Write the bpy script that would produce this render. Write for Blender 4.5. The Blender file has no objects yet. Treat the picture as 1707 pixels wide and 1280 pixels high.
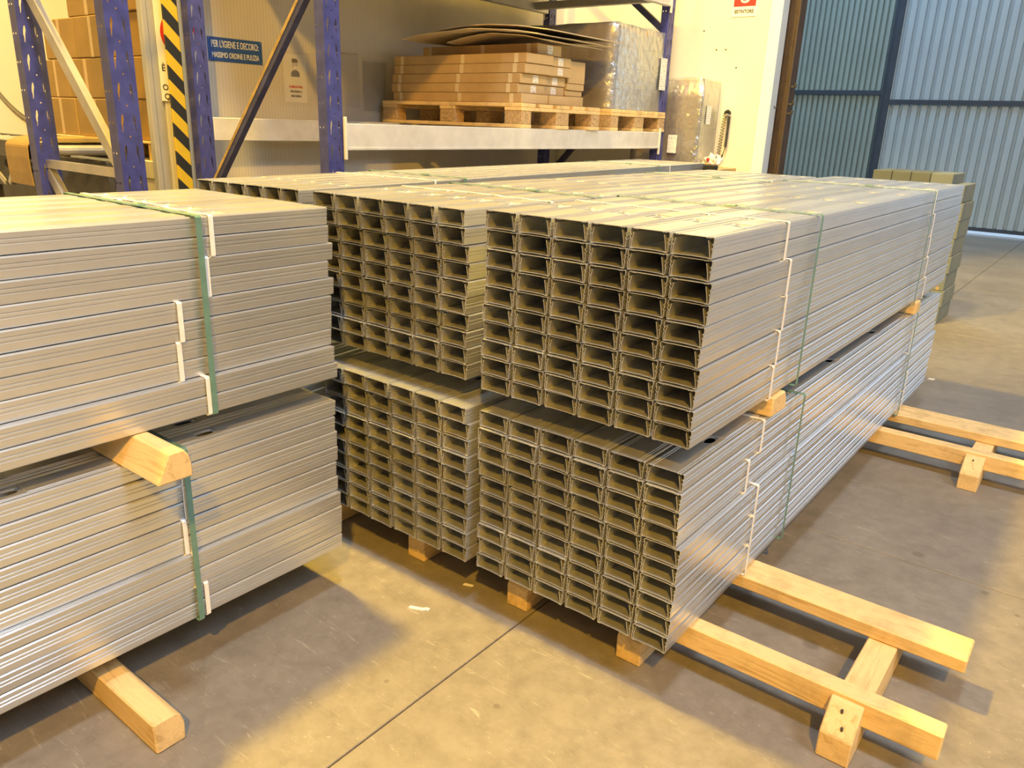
import bpy, bmesh, math, random
from mathutils import Vector, Matrix, noise
random.seed(7)
S = bpy.context.scene
COL = S.collection

# ------------------------------------------------------------------ camera, world, lights, exposure
cam = bpy.data.cameras.new('camera'); cam.sensor_width = 36.0; cam.lens = 27.43
cam.clip_start = .05; cam.clip_end = 100
co = bpy.data.objects.new('camera', cam); COL.objects.link(co)
RCAM = [[0.787116, 0.615788, 0.035404], [0.222489, -0.229919, -0.947436], [-0.57528, 0.75362, -0.317979]]
co.matrix_world = Matrix(((RCAM[0][0], -RCAM[1][0], -RCAM[2][0], .6985), (RCAM[0][1], -RCAM[1][1], -RCAM[2][1], -1.6314),
                          (RCAM[0][2], -RCAM[1][2], -RCAM[2][2], 1.4623), (0, 0, 0, 1)))
S.camera = co
S.view_settings.view_transform = 'Standard'; S.view_settings.look = 'None'
S.view_settings.gamma = 1.0; S.view_settings.use_curve_mapping = False
S.view_settings.exposure = -0.08
W = bpy.data.worlds.new('daylight'); S.world = W; W.use_nodes = True
W.node_tree.nodes['Background'].inputs[0].default_value = (.62, .80, 1, 1)
W.node_tree.nodes['Background'].inputs[1].default_value = 1.7

SODIUM = (1.0, .63, .17); COOL = (.80, .90, 1.0)
def area(name, loc, target, power, color, sx, sy=None):
    l = bpy.data.lights.new(name, 'AREA'); l.energy = power; l.color = color
    l.shape = 'RECTANGLE' if sy else 'DISK'; l.size = sx
    if sy: l.size_y = sy
    o = bpy.data.objects.new(name, l); COL.objects.link(o); o.location = loc
    o.rotation_euler = (Vector(target) - Vector(loc)).to_track_quat('-Z', 'Y').to_euler()
    return o
def spot(name, loc, target, power, color, angle, blend, r=.3):
    l = bpy.data.lights.new(name, 'SPOT'); l.energy = power; l.color = color
    l.spot_size = math.radians(angle); l.spot_blend = blend; l.shadow_soft_size = r
    o = bpy.data.objects.new(name, l); COL.objects.link(o); o.location = loc
    o.rotation_euler = (Vector(target) - Vector(loc)).to_track_quat('-Z', 'Y').to_euler()
    return o
area('sodium_lamp_rack', (-2.5, -.05, 6.3), (-1.4, .1, 0), 740, (1.0, .62, .05), .40)
area('sodium_lamp_front', (3.1, -4.5, 6.2), (-.5, .6, .5), 690, (1.0, .52, .04), .30)
spot('sodium_lamp_wall', (-1.2, 1.6, 7.5), (-2.6, 5.0, 2.4), 2000, (1.0, .76, .32), 62, .6)
spot('sodium_lamp_left', (-5.8, -2.2, 7.8), (-7.0, 1.6, 1.9), 1700, (1.0, .74, .30), 50, .6)
spot('sodium_lamp_hall', (2.3, 8.0, 8.0), (2.3, 8.0, 0), 1800, (1.0, .66, .14), 58, .35)
area('skylight_near', (.50, -1.1, 9.4), (.40, .25, 0), 360, COOL, .9, .9)
area('skylight_hall', (-3.6, 10.2, 8.4), (-1.2, 12.9, 1.8), 330, (.42, .70, 1.0), 4, 2)
area('cool_fill_right', (14.6, 0.0, 5.6), (-2, 0.0, .8), 200, (.76, .87, 1.0), 14, 3)  # added cool fill, no real window; turns the steel sides neutral silver
area('cool_fill_high_right', (6.5, -1.0, 9.3), (0, 0, .6), 760, (.72, .84, 1.0), 2.2, 5)  # second added fill from high right, no real skylight; cools the side faces
# daylight through the open gate right of the corrugated doors
gate = area('gate_daylight_portal', (4.9, 13.2, 2.4), (4.9, 0, 2.4), 1, (1, 1, 1), 5.2, 4.8)
gate.data.cycles.is_portal = True

# ------------------------------------------------------------------ materials
def mat(name):
    m = bpy.data.materials.new(name); m.use_nodes = True
    nt = m.node_tree; b = nt.nodes['Principled BSDF']
    return m, nt, b
def N(nt, t, **kw):
    n = nt.nodes.new(t)
    for k, v in kw.items():
        if k.startswith('i_'):
            n.inputs[k[2:].replace('_', ' ')].default_value = v
        else: setattr(n, k, v)
    return n
def mapping(nt, scale, coord='Object'):
    tc = N(nt, 'ShaderNodeTexCoord'); mp = N(nt, 'ShaderNodeMapping'); mp.inputs['Scale'].default_value = scale
    nt.links.new(tc.outputs[coord], mp.inputs['Vector']); return mp.outputs['Vector']
def ramp(nt, fac, stops):
    r = N(nt, 'ShaderNodeValToRGB'); e = r.color_ramp.elements
    while len(e) < len(stops): e.new(.5)
    for el, (p, c) in zip(e, stops): el.position = p; el.color = (*c, 1) if len(c) == 3 else c
    nt.links.new(fac, r.inputs['Fac']); return r.outputs['Color']
def noise_tex(nt, vec, scale, detail=3, rough=.6, dist=0.0):
    n = N(nt, 'ShaderNodeTexNoise'); n.inputs['Scale'].default_value = scale; n.inputs['Detail'].default_value = detail
    n.inputs['Roughness'].default_value = rough; n.inputs['Distortion'].default_value = dist
    if vec is not None: nt.links.new(vec, n.inputs['Vector'])
    return n.outputs['Fac']
def bump(nt, b, h, strength, dist=.001):
    n = N(nt, 'ShaderNodeBump'); n.inputs['Strength'].default_value = strength; n.inputs['Distance'].default_value = dist
    nt.links.new(h, n.inputs['Height']); nt.links.new(n.outputs['Normal'], b.inputs['Normal'])
def mix(nt, fac, a, b, mode='MIX'):
    n = N(nt, 'ShaderNodeMix', data_type='RGBA', blend_type=mode)
    for sock, v in ((n.inputs['Factor'], fac), (n.inputs[6], a), (n.inputs[7], b)):
        if isinstance(v, (int, float)): sock.default_value = v
        elif isinstance(v, tuple): sock.default_value = (*v, 1)
        else: nt.links.new(v, sock)
    return n.outputs[2]
def simple(name, color, rough=.5, metal=0.0, vary=.12, scale=6, bumps=0.0, spec=.5):
    """a plain surface with procedural mottling"""
    m, nt, b = mat(name)
    f = noise_tex(nt, mapping(nt, (1, 1, 1)), scale, 4)
    c = ramp(nt, f, [(.3, tuple(x * (1 - vary) for x in color)), (.7, tuple(min(1, x * (1 + vary)) for x in color))])
    nt.links.new(c, b.inputs['Base Color'])
    b.inputs['Roughness'].default_value = rough; b.inputs['Metallic'].default_value = metal
    b.inputs['Specular IOR Level'].default_value = spec
    if bumps: bump(nt, b, noise_tex(nt, mapping(nt, (1, 1, 1)), scale * 6, 3), bumps, .004)
    return m

def make_steel():
    m, nt, b = mat('galvanised_steel')
    oi = N(nt, 'ShaderNodeObjectInfo')
    v = mapping(nt, (420, 1.2, 420))
    f = noise_tex(nt, v, 1, 2, .5)
    f2 = noise_tex(nt, mapping(nt, (9, 2, 9)), 3, 3)
    c = ramp(nt, f2, [(.3, (.69, .715, .755)), (.7, (.77, .795, .83))])
    mr = N(nt, 'ShaderNodeMapRange'); mr.inputs['To Min'].default_value = .90; mr.inputs['To Max'].default_value = 1.05
    nt.links.new(oi.outputs['Random'], mr.inputs['Value'])
    c = mix(nt, 1.0, c, mr.outputs['Result'], 'MULTIPLY')
    nt.links.new(c, b.inputs['Base Color'])
    b.inputs['Metallic'].default_value = .72; b.inputs['Roughness'].default_value = .29
    bump(nt, b, f, .05, .0012)
    return m
STEEL = make_steel()

def wood(name, axis, c0, c1, rough=.7):
    m, nt, b = mat(name)
    sc = [16, 16, 16]; sc[axis] = 1.6
    oi = N(nt, 'ShaderNodeObjectInfo')
    tc = N(nt, 'ShaderNodeTexCoord'); ad = N(nt, 'ShaderNodeVectorMath', operation='ADD')
    mu = N(nt, 'ShaderNodeVectorMath', operation='MULTIPLY'); mu.inputs[1].default_value = sc
    cx = N(nt, 'ShaderNodeCombineXYZ')
    ml = N(nt, 'ShaderNodeMath', operation='MULTIPLY'); ml.inputs[1].default_value = 37
    nt.links.new(oi.outputs['Random'], ml.inputs[0])
    for k in range(3): nt.links.new(ml.outputs[0], cx.inputs[k])
    nt.links.new(tc.outputs['Object'], mu.inputs[0]); nt.links.new(mu.outputs[0], ad.inputs[0]); nt.links.new(cx.outputs[0], ad.inputs[1])
    f = noise_tex(nt, ad.outputs[0], 2.2, 5, .62, 1.4)
    c = ramp(nt, f, [(.25, c0), (.5, c1), (.62, tuple(x * .93 for x in c1)), (.8, tuple(min(1, x * 1.08) for x in c1))])
    g = noise_tex(nt, mapping(nt, (1, 1, 1)), 9, 4)
    g2 = ramp(nt, g, [(.50, (1, 1, 1)), (.70, (.66, .64, .62))])
    nt.links.new(mix(nt, .7, c, g2, 'MULTIPLY'), b.inputs['Base Color'])
    b.inputs['Roughness'].default_value = rough
    bump(nt, b, f, .4, .004)
    return m
WOOD_X = wood('pine_grain_along_x', 0, (.62, .41, .16), (.88, .65, .32))
WOOD_Y = wood('pine_grain_along_y', 1, (.62, .41, .16), (.88, .65, .32))
WOOD_Z = wood('pine_end_block', 2, (.42, .27, .12), (.62, .44, .23))
CHIP = simple('chipboard_block', (.52, .36, .19), .8, vary=.35, scale=60, bumps=.3)

def make_concrete():
    m, nt, b = mat('concrete_floor')
    v = mapping(nt, (1, 1, 1))
    f = noise_tex(nt, v, 1.1, 6, .65)
    c = ramp(nt, f, [(.3, (.205, .186, .165)), (.5, (.25, .228, .20)), (.72, (.30, .275, .245))])
    f2 = noise_tex(nt, v, 14, 6, .72)
    c = mix(nt, .55, c, ramp(nt, f2, [(.32, (.66, .65, .64)), (.6, (1.08, 1.08, 1.08))]), 'MULTIPLY')
    # pale scuffs and fine scratches
    f3 = noise_tex(nt, mapping(nt, (3, 22, 1)), 3, 5, .75, 1.5)
    c = mix(nt, ramp(nt, f3, [(.60, (0, 0, 0)), (.72, (.6, .6, .6))]), c, (.55, .52, .46))
    f4 = noise_tex(nt, v, 70, 3, .7)
    c = mix(nt, ramp(nt, f4, [(.66, (0, 0, 0)), (.74, (.5, .5, .5))]), c, (.62, .58, .50))
    f5 = noise_tex(nt, v, 2.3, 2, .5)
    c = mix(nt, ramp(nt, f5, [(.66, (0, 0, 0)), (.70, (.35, .35, .35))]), c, (.17, .15, .13))
    # a few old oil spots
    for (sx, sy, sr) in ((.361, 1.325, .026), (.595, 1.20, .016), (.222, 2.90, .03), (.70, 1.12, .012), (.23, .52, .03), (-.33, -.30, .012), (-.62, -.42, .010)):
        tcs = N(nt, 'ShaderNodeTexCoord'); ds = N(nt, 'ShaderNodeVectorMath', operation='DISTANCE'); ds.inputs[1].default_value = (sx, sy, 0)
        nt.links.new(tcs.outputs['Object'], ds.inputs[0])
        dv = N(nt, 'ShaderNodeMath', operation='DIVIDE'); dv.inputs[1].default_value = sr; nt.links.new(ds.outputs['Value'], dv.inputs[0])
        c = mix(nt, ramp(nt, dv.outputs[0], [(.55, (.55, .55, .55)), (1.0, (0, 0, 0))]), c, (.13, .11, .095))
    nt.links.new(c, b.inputs['Base Color'])
    r = ramp(nt, f2, [(.3, (.42, .42, .42)), (.7, (.62, .62, .62))])
    nt.links.new(r, b.inputs['Roughness'])
    bump(nt, b, f2, .25, .003)
    return m
CONCRETE = make_concrete()
JOINT = simple('joint_dark', (.16, .135, .11), .9)
CREAM = simple('cream_wall_paint', (.80, .76, .66), .7, vary=.04, scale=2)
WHITE_PAINT = simple('white_paint', (.62, .74, .90), .6, vary=.04, scale=3)
CEIL = simple('ceiling_grey', (.42, .42, .40), .8)
GREY_WALL = simple('hall_wall_grey', (.50, .49, .46), .8)
BLUE = simple('rack_blue_paint', (.055, .064, .265), .42, vary=.28, scale=18, bumps=.08)
BLUE_DK = simple('brace_dark_blue', (.05, .055, .15), .5, vary=.3, scale=12)
OCHRE = simple('brace_worn_ochre', (.42, .30, .12), .6, vary=.3, scale=14)
BEAM = simple('rack_beam_grey', (.70, .69, .67), .5, vary=.10, scale=9, metal=.15)
GALV = simple('galvanised_brace', (.52, .50, .46), .45, metal=.6, vary=.15)
ALU = simple('aluminium_profile', (.44, .44, .43), .45, metal=.3, vary=.05)
CARD = simple('corrugated_cardboard', (.50, .34, .165), .8, vary=.10, scale=5)
CARD_PALE = simple('pale_cardboard', (.58, .44, .25), .8, vary=.08, scale=7)
CARD_DK = simple('brown_cardboard', (.31, .195, .06), .8, vary=.12, scale=4)
SHEETC = simple('cardboard_sheet', (.68, .57, .42), .85, vary=.10, scale=6)
TAPE = simple('paper_tape', (.70, .58, .38), .45, vary=.06)
TAPE_BR = simple('brown_tape', (.50, .35, .17), .35, vary=.06)
STRAP_W = simple('white_strap', (.92, .92, .90), .5, vary=.05, scale=40)
STRAP_G = simple('green_strap', (.15, .29, .245), .4, vary=.1, scale=40)
BLACK = simple('black_plastic', (.02, .02, .022), .45)
NAVY = simple('navy_print', (.035, .05, .14), .6)
SIGN_BLUE = simple('sign_blue', (.03, .10, .40), .4, vary=.05)
SIGN_WHITE = simple('sign_white', (.82, .82, .80), .45, vary=.03)
SIGN_RED = simple('sign_red', (.62, .04, .03), .45, vary=.05)
PRINT_DK = simple('print_dark', (.08, .07, .07), .6)
PAPER = simple('poster_paper', (.78, .76, .72), .6, vary=.04)
SKIN = simple('poster_grey', (.55, .52, .50), .6)
HAIR = simple('poster_hair', (.12, .09, .07), .6)
RUST = wood('rusty_brown_steel', 2, (.030, .021, .017), (.070, .046, .034), .75)
MACH = simple('machine_dark_metal', (.09, .085, .08), .5, metal=.5, vary=.3)
GUARD = simple('ochre_guard_sheet', (.40, .26, .07), .5, vary=.15, scale=5)
OLIVE = simple('olive_carton', (.135, .150, .125), .8, vary=.10, scale=4)
OLIVE_PALE = simple('pale_olive_carton', (.20, .23, .215), .8, vary=.08, scale=4)
DOOR_BL = simple('door_sheet_blue_grey', (.43, .56, .66), .5, vary=.05, scale=1.2)
DOOR_GR = simple('door_sheet_green_grey', (.30, .41, .42), .5, vary=.08, scale=1.2)
DOOR_FR = simple('door_frame_dark_blue', (.045, .07, .11), .5)
OUT = simple('outside_paving', (.7, .7, .7), .8)
ORANGE = simple('orange_plastic', (.75, .14, .04), .5)

def make_cabin():
    m, nt, b = mat('cabin_panel_grey')
    w = N(nt, 'ShaderNodeTexWave', wave_type='BANDS', bands_direction='Y'); w.inputs['Scale'].default_value = 14
    w.inputs['Distortion'].default_value = .6
    nt.links.new(mapping(nt, (1, 1, .12)), w.inputs['Vector'])
    f = noise_tex(nt, mapping(nt, (1, 1, .5)), 1.6, 5)
    c = ramp(nt, f, [(.3, (.58, .55, .50)), (.7, (.70, .67, .61))])
    c = mix(nt, .10, c, w.outputs['Color'], 'MULTIPLY')
    nt.links.new(c, b.inputs['Base Color']); b.inputs['Roughness'].default_value = .42
    bump(nt, b, w.outputs['Fac'], .10, .003)
    return m
CABIN = make_cabin()
def make_hazard():
    m, nt, b = mat('hazard_stripes')
    tc = N(nt, 'ShaderNodeTexCoord'); sp = N(nt, 'ShaderNodeSeparateXYZ'); nt.links.new(tc.outputs['Object'], sp.inputs[0])
    a = N(nt, 'ShaderNodeMath', operation='MULTIPLY_ADD'); a.inputs[1].default_value = 1.0
    nt.links.new(sp.outputs['Y'], a.inputs[0]); nt.links.new(sp.outputs['Z'], a.inputs[2])
    d = N(nt, 'ShaderNodeMath', operation='DIVIDE'); d.inputs[1].default_value = .150; nt.links.new(a.outputs[0], d.inputs[0])
    fr = N(nt, 'ShaderNodeMath', operation='FRACT'); nt.links.new(d.outputs[0], fr.inputs[0])
    g = N(nt, 'ShaderNodeMath', operation='GREATER_THAN'); g.inputs[1].default_value = .5; nt.links.new(fr.outputs[0], g.inputs[0])
    nt.links.new(mix(nt, g.outputs[0], (.78, .50, .03), (.03, .03, .028)), b.inputs['Base Color'])
    b.inputs['Roughness'].default_value = .45
    return m
HAZARD = make_hazard()
def make_film(name, tint, haze, gloss, rough, ior):
    """clear plastic: mostly see-through, a little milky, with a sharp crumpled sheen"""
    m, nt, b = mat(name); nt.nodes.remove(b)
    out = nt.nodes['Material Output']
    tr = N(nt, 'ShaderNodeBsdfTransparent'); df = N(nt, 'ShaderNodeBsdfDiffuse'); gl = N(nt, 'ShaderNodeBsdfGlossy')
    df.inputs['Color'].default_value = (*tint, 1); gl.inputs['Roughness'].default_value = rough; gl.inputs['Color'].default_value = (*tint, 1)
    f = noise_tex(nt, mapping(nt, (5, 5, 5)), 4, 4, .6, .8)
    bp = N(nt, 'ShaderNodeBump'); bp.inputs['Strength'].default_value = .55; bp.inputs['Distance'].default_value = .02
    nt.links.new(f, bp.inputs['Height']); nt.links.new(bp.outputs['Normal'], gl.inputs['Normal'])
    fr = N(nt, 'ShaderNodeFresnel'); fr.inputs['IOR'].default_value = ior
    ad = N(nt, 'ShaderNodeMath', operation='ADD', use_clamp=True); ad.inputs[1].default_value = gloss
    nt.links.new(fr.outputs[0], ad.inputs[0])
    m1 = N(nt, 'ShaderNodeMixShader'); m1.inputs[0].default_value = haze
    m2 = N(nt, 'ShaderNodeMixShader'); nt.links.new(ad.outputs[0], m2.inputs[0])
    nt.links.new(tr.outputs[0], m1.inputs[1]); nt.links.new(df.outputs[0], m1.inputs[2])
    nt.links.new(m1.outputs[0], m2.inputs[1]); nt.links.new(gl.outputs[0], m2.inputs[2]); nt.links.new(m2.outputs[0], out.inputs['Surface'])
    return m
FILM = make_film('stretch_film', (.86, .92, 1.0), .20, .38, .12, 1.35)
SLEEVE = make_film('clear_sleeve', (.9, .9, .9), .10, .03, .10, 1.04)
def make_print(name):
    """white paper label with rows of tiny grey print"""
    m, nt, b = mat(name)
    tc = N(nt, 'ShaderNodeTexCoord'); mp = N(nt, 'ShaderNodeMapping'); mp.inputs['Scale'].default_value = (260, 260, 62)
    nt.links.new(tc.outputs['Object'], mp.inputs['Vector'])
    sp = N(nt, 'ShaderNodeSeparateXYZ'); nt.links.new(mp.outputs[0], sp.inputs[0])
    fr = N(nt, 'ShaderNodeMath', operation='FRACT'); nt.links.new(sp.outputs['Z'], fr.inputs[0])
    g = N(nt, 'ShaderNodeMath', operation='GREATER_THAN'); g.inputs[1].default_value = .55; nt.links.new(fr.outputs[0], g.inputs[0])
    n = N(nt, 'ShaderNodeTexWhiteNoise', noise_dimensions='3D'); sn = N(nt, 'ShaderNodeVectorMath', operation='FLOOR')
    nt.links.new(mp.outputs[0], sn.inputs[0]); nt.links.new(sn.outputs[0], n.inputs['Vector'])
    g2 = N(nt, 'ShaderNodeMath', operation='GREATER_THAN'); g2.inputs[1].default_value = .6; nt.links.new(n.outputs['Value'], g2.inputs[0])
    mm = N(nt, 'ShaderNodeMath', operation='MULTIPLY'); nt.links.new(g.outputs[0], mm.inputs[0]); nt.links.new(g2.outputs[0], mm.inputs[1])
    nt.links.new(mix(nt, mm.outputs[0], (.88, .88, .88), (.5, .47, .48)), b.inputs['Base Color'])
    b.inputs['Roughness'].default_value = .5
    return m
LABEL = make_print('shipping_label')

# ------------------------------------------------------------------ mesh helpers
class MB:
    def __init__(s): s.bm = bmesh.new()
    def face(s, pts):
        try: return s.bm.faces.new([s.bm.verts.new(p) for p in pts])
        except ValueError: return None
    def box(s, a, b, bev=0.0):
        x0, y0, z0 = (min(a[i], b[i]) for i in range(3)); x1, y1, z1 = (max(a[i], b[i]) for i in range(3))
        v = [s.bm.verts.new(p) for p in ((x0,y0,z0),(x1,y0,z0),(x1,y1,z0),(x0,y1,z0),(x0,y0,z1),(x1,y0,z1),(x1,y1,z1),(x0,y1,z1))]
        fs = [s.bm.faces.new([v[i] for i in q]) for q in ((0,3,2,1),(4,5,6,7),(0,1,5,4),(1,2,6,5),(2,3,7,6),(3,0,4,7))]
        if bev:
            es = list({e for f in fs for e in f.edges})
            bmesh.ops.bevel(s.bm, geom=es, offset=bev, segments=1, affect='EDGES', profile=.5)
        return s
    def prism(s, poly, axis, a, b):
        """extrude a 2-D polygon along an axis; poly in the other two axes' order"""
        def P(u, v, w):
            return {0: (w, u, v), 1: (u, w, v), 2: (u, v, w)}[axis]
        A = [s.bm.verts.new(P(u, v, a)) for u, v in poly]; B = [s.bm.verts.new(P(u, v, b)) for u, v in poly]
        n = len(poly)
        s.bm.faces.new(A); s.bm.faces.new(B[::-1])
        for i in range(n): s.bm.faces.new((A[i], B[i], B[(i+1) % n], A[(i+1) % n]))
        return s
    def tube(s, pts, r, n=8):
        pts = [Vector(p) for p in pts]; rings = []
        up = Vector((0, 0, 1))
        for i, p in enumerate(pts):
            t = (pts[min(i+1, len(pts)-1)] - pts[max(i-1, 0)]).normalized()
            a = t.cross(up)
            if a.length < .05: a = t.cross(Vector((1, 0, 0)))
            a.normalize(); b = t.cross(a)
            rr = r[i] if isinstance(r, (list, tuple)) else r
            rings.append([s.bm.verts.new(p + (a*math.cos(2*math.pi*k/n) + b*math.sin(2*math.pi*k/n))*rr) for k in range(n)])
        for A, B in zip(rings, rings[1:]):
            for k in range(n): s.bm.faces.new((A[k], A[(k+1) % n], B[(k+1) % n], B[k]))
        s.bm.faces.new(rings[0]); s.bm.faces.new(rings[-1][::-1])
        return s
    def bar(s, p, q, w, h):
        """rectangular bar from p to q, w sideways and h across"""
        p, q = Vector(p), Vector(q); t = (q-p).normalized()
        a = t.cross(Vector((0, 1, 0)));
        if a.length < .05: a = t.cross(Vector((1, 0, 0)))
        a.normalize(); b = t.cross(a).normalized()
        c = [(-w/2, -h/2), (w/2, -h/2), (w/2, h/2), (-w/2, h/2)]
        A = [s.bm.verts.new(p + a*u + b*v) for u, v in c]; B = [s.bm.verts.new(q + a*u + b*v) for u, v in c]
        s.bm.faces.new(A[::-1]); s.bm.faces.new(B)
        for i in range(4): s.bm.faces.new((A[i], A[(i+1) % 4], B[(i+1) % 4], B[i]))
        return s
    def mesh(s, name, m, smooth=False):
        bmesh.ops.recalc_face_normals(s.bm, faces=s.bm.faces)
        me = bpy.data.meshes.new(name); s.bm.to_mesh(me); s.bm.free()
        me.materials.append(m)
        if smooth:
            for p in me.polygons: p.use_smooth = True
        return me
    def build(s, name, m, parent=None, smooth=False, loc=None):
        """world-coordinate geometry; moved so that its origin sits at loc (or the parent's place)"""
        base = parent_loc(parent) if parent else Vector((0, 0, 0))
        o_at = Vector(loc) if loc is not None else base
        bmesh.ops.translate(s.bm, verts=s.bm.verts, vec=-o_at)
        o = bpy.data.objects.new(name, s.mesh(name, m, smooth)); COL.objects.link(o)
        if parent: o.parent = parent
        o.location = o_at - base
        return o
def parent_loc(p):
    v = Vector((0, 0, 0))
    while p: v += p.location; p = p.parent
    return v
def link(name, me, parent=None, loc=(0, 0, 0), rot=(0, 0, 0)):
    o = bpy.data.objects.new(name, me); COL.objects.link(o); o.parent = parent; o.location = loc; o.rotation_euler = rot
    return o
def tag(o, label, cat, group=None):
    o['label'] = label; o['category'] = cat
    if group: o['group'] = group
    return o
def thing(name, label, cat, loc, rz=0, group=None):
    o = bpy.data.objects.new(name, None); COL.objects.link(o); o.empty_display_size = .05
    o.location = loc; o.rotation_euler = (0, 0, rz)
    return tag(o, label, cat, group)
def struct(o): o['kind'] = 'structure'; return o
def text_mesh(body, size, m, bold=.0, xs=1.0, depth=.0006):
    cu = bpy.data.curves.new('lettering', 'FONT'); cu.body = body; cu.size = size; cu.offset = bold; cu.extrude = depth
    cu.align_x = 'CENTER'; cu.align_y = 'CENTER'
    t = bpy.data.objects.new('lettering', cu); COL.objects.link(t)
    bpy.context.view_layer.update()
    me = bpy.data.meshes.new_from_object(t.evaluated_get(bpy.context.evaluated_depsgraph_get()))
    bpy.data.objects.remove(t)
    for v in me.vertices: v.co.x *= xs
    me.materials.clear(); me.materials.append(m)
    return me

# ------------------------------------------------------------------ the setting
def floor_slabs():
    base = MB().box((-7.2, -13, -.06), (15, 13.2, -.012)).build('floor', JOINT); struct(base)
    xs = [-7.2, -4.505, -.505, 3.495, 7.495, 11.5, 15]; ys = [-13, -10.74, -6.74, -2.74, 1.245, 5.245, 9.245, 13.2]
    for i in range(len(xs)-1):
        for j in range(len(ys)-1):
            g = .0024
            MB().box((xs[i]+g, ys[j]+g, -.05), (xs[i+1]-g, ys[j+1]-g, 0), .002).build('concrete_slab', CONCRETE, base)
floor_slabs()
H = 10.0
struct(MB().box((-7.3, -13.1, 0), (-7.0, 13.3, H)).build('wall_left', CREAM))
struct(MB().box((-7, 4.774, 0), (-1.82, 4.894, H)).build('wall_back', CREAM))
struct(MB().box((-1.82, 4.768, 0), (-1.728, 4.894, H)).build('trim_1', WHITE_PAINT))
struct(MB().box((15, -13.1, 0), (15.2, 13.3, H)).build('wall_right', GREY_WALL))
struct(MB().box((-7.3, -13.3, 0), (15.2, -13.0, H)).build('wall_front', GREY_WALL))
wf = MB().box((-7.0, 13.1, 5.0), (15.0, 13.3, H)); wf.box((7.5, 13.1, 0), (15, 13.3, 5.0))
wfo = struct(wf.build('wall_far', GREY_WALL))
struct(MB().box((-7.3, -13.3, H), (15.2, 13.4, H+.15)).build('ceiling', CEIL))
struct(MB().box((-8, 13.32, -.08), (16, 30, -.02)).build('ground', OUT))

def corrugated(x0, x1, y, z0, z1, pitch, depth):
    bm = MB(); xs = []
    x = x0
    while x < x1:
        for dx, dy in ((0, 0), (.58, 0), (.64, 1), (.94, 1)):
            xs.append((min(x + dx*pitch, x1), y + dy*depth))
        x += pitch
    xs.append((x1, y))
    prev = None
    for (px, py) in xs:
        c = [bm.bm.verts.new((px, py, z)) for z in (z0, z1)]
        if prev and (px - prev[0].co.x) > 1e-5: bm.bm.faces.new((prev[0], c[0], c[1], prev[1]))
        prev = c
    return bm
def door(name, x0, x1, y, pitch, m, barz, z0):
    d = struct(bpy.data.objects.new(name, None)); COL.objects.link(d); d.location = ((x0+x1)/2, y, 0)
    corrugated(x0+.02, x1-.02, y, z0+.07, 5.0, pitch, .055).build('corrugated_sheet', m, d)
    MB().box((x0, y-.05, z0+.03), (x0+.085, y+.06, 5.0)).build('frame_stile', DOOR_FR, d)
    MB().box((x1-.06, y-.05, z0+.03), (x1, y+.06, 5.0)).build('frame_stile', DOOR_FR, d)
    MB().box((x0, y-.045, barz-.035), (x1, y-.002, barz+.035)).build('frame_rail', DOOR_FR, d)
    MB().box((x0, y-.045, z0+.03), (x1, y+.05, z0+.085)).build('bottom_rail', DOOR_FR, d)
    return d
door('door_1', -6.6, -2.93, 13.03, .092, DOOR_GR, 2.14, 0.0)
door('door_2', -2.93, 2.3, 12.98, .142, DOOR_BL, 2.0, .04)

# cabin wall behind the rack, with its corner profile
cab = struct(MB().box((-3.80, .86, 0), (-3.75, 4.774, 4.6)).build('wall_partition', CABIN))
MB().box((-3.79, .768, 0), (-3.74, .80, 4.6), .004).build('corner_profile', ALU, cab)
MB().box((-3.80, .80, 0), (-3.755, .86, 4.6), .004).build('inner_profile', ALU, cab)

# rusty column in the opening
colm = thing('steel_column', 'rusty brown steel column beside the white wall end', 'column', (-1.705, 4.96, 0))
cm = MB()
cm.box((-1.774, 4.90, 0), (-1.762, 5.03, H)); cm.box((-1.652, 4.90, 0), (-1.64, 5.03, H)); cm.box((-1.762, 4.955, 0), (-1.652, 4.967, H))
cm.build('column_section', RUST, colm)
for z in (1.60, 1.67, 1.80):
    h = MB(); h.box((-1.64, 4.91, z), (-1.60, 4.93, z+.012)); h.box((-1.607, 4.91, z), (-1.595, 4.93, z+.03)); h.build('latch_hook', MACH, colm)
MB().tube([(-1.70, 4.895, 1.655), (-1.72, 4.85, 1.645), (-1.75, 4.86, 1.69)], .004, 6).build('wire_end', MACH, colm)

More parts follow.
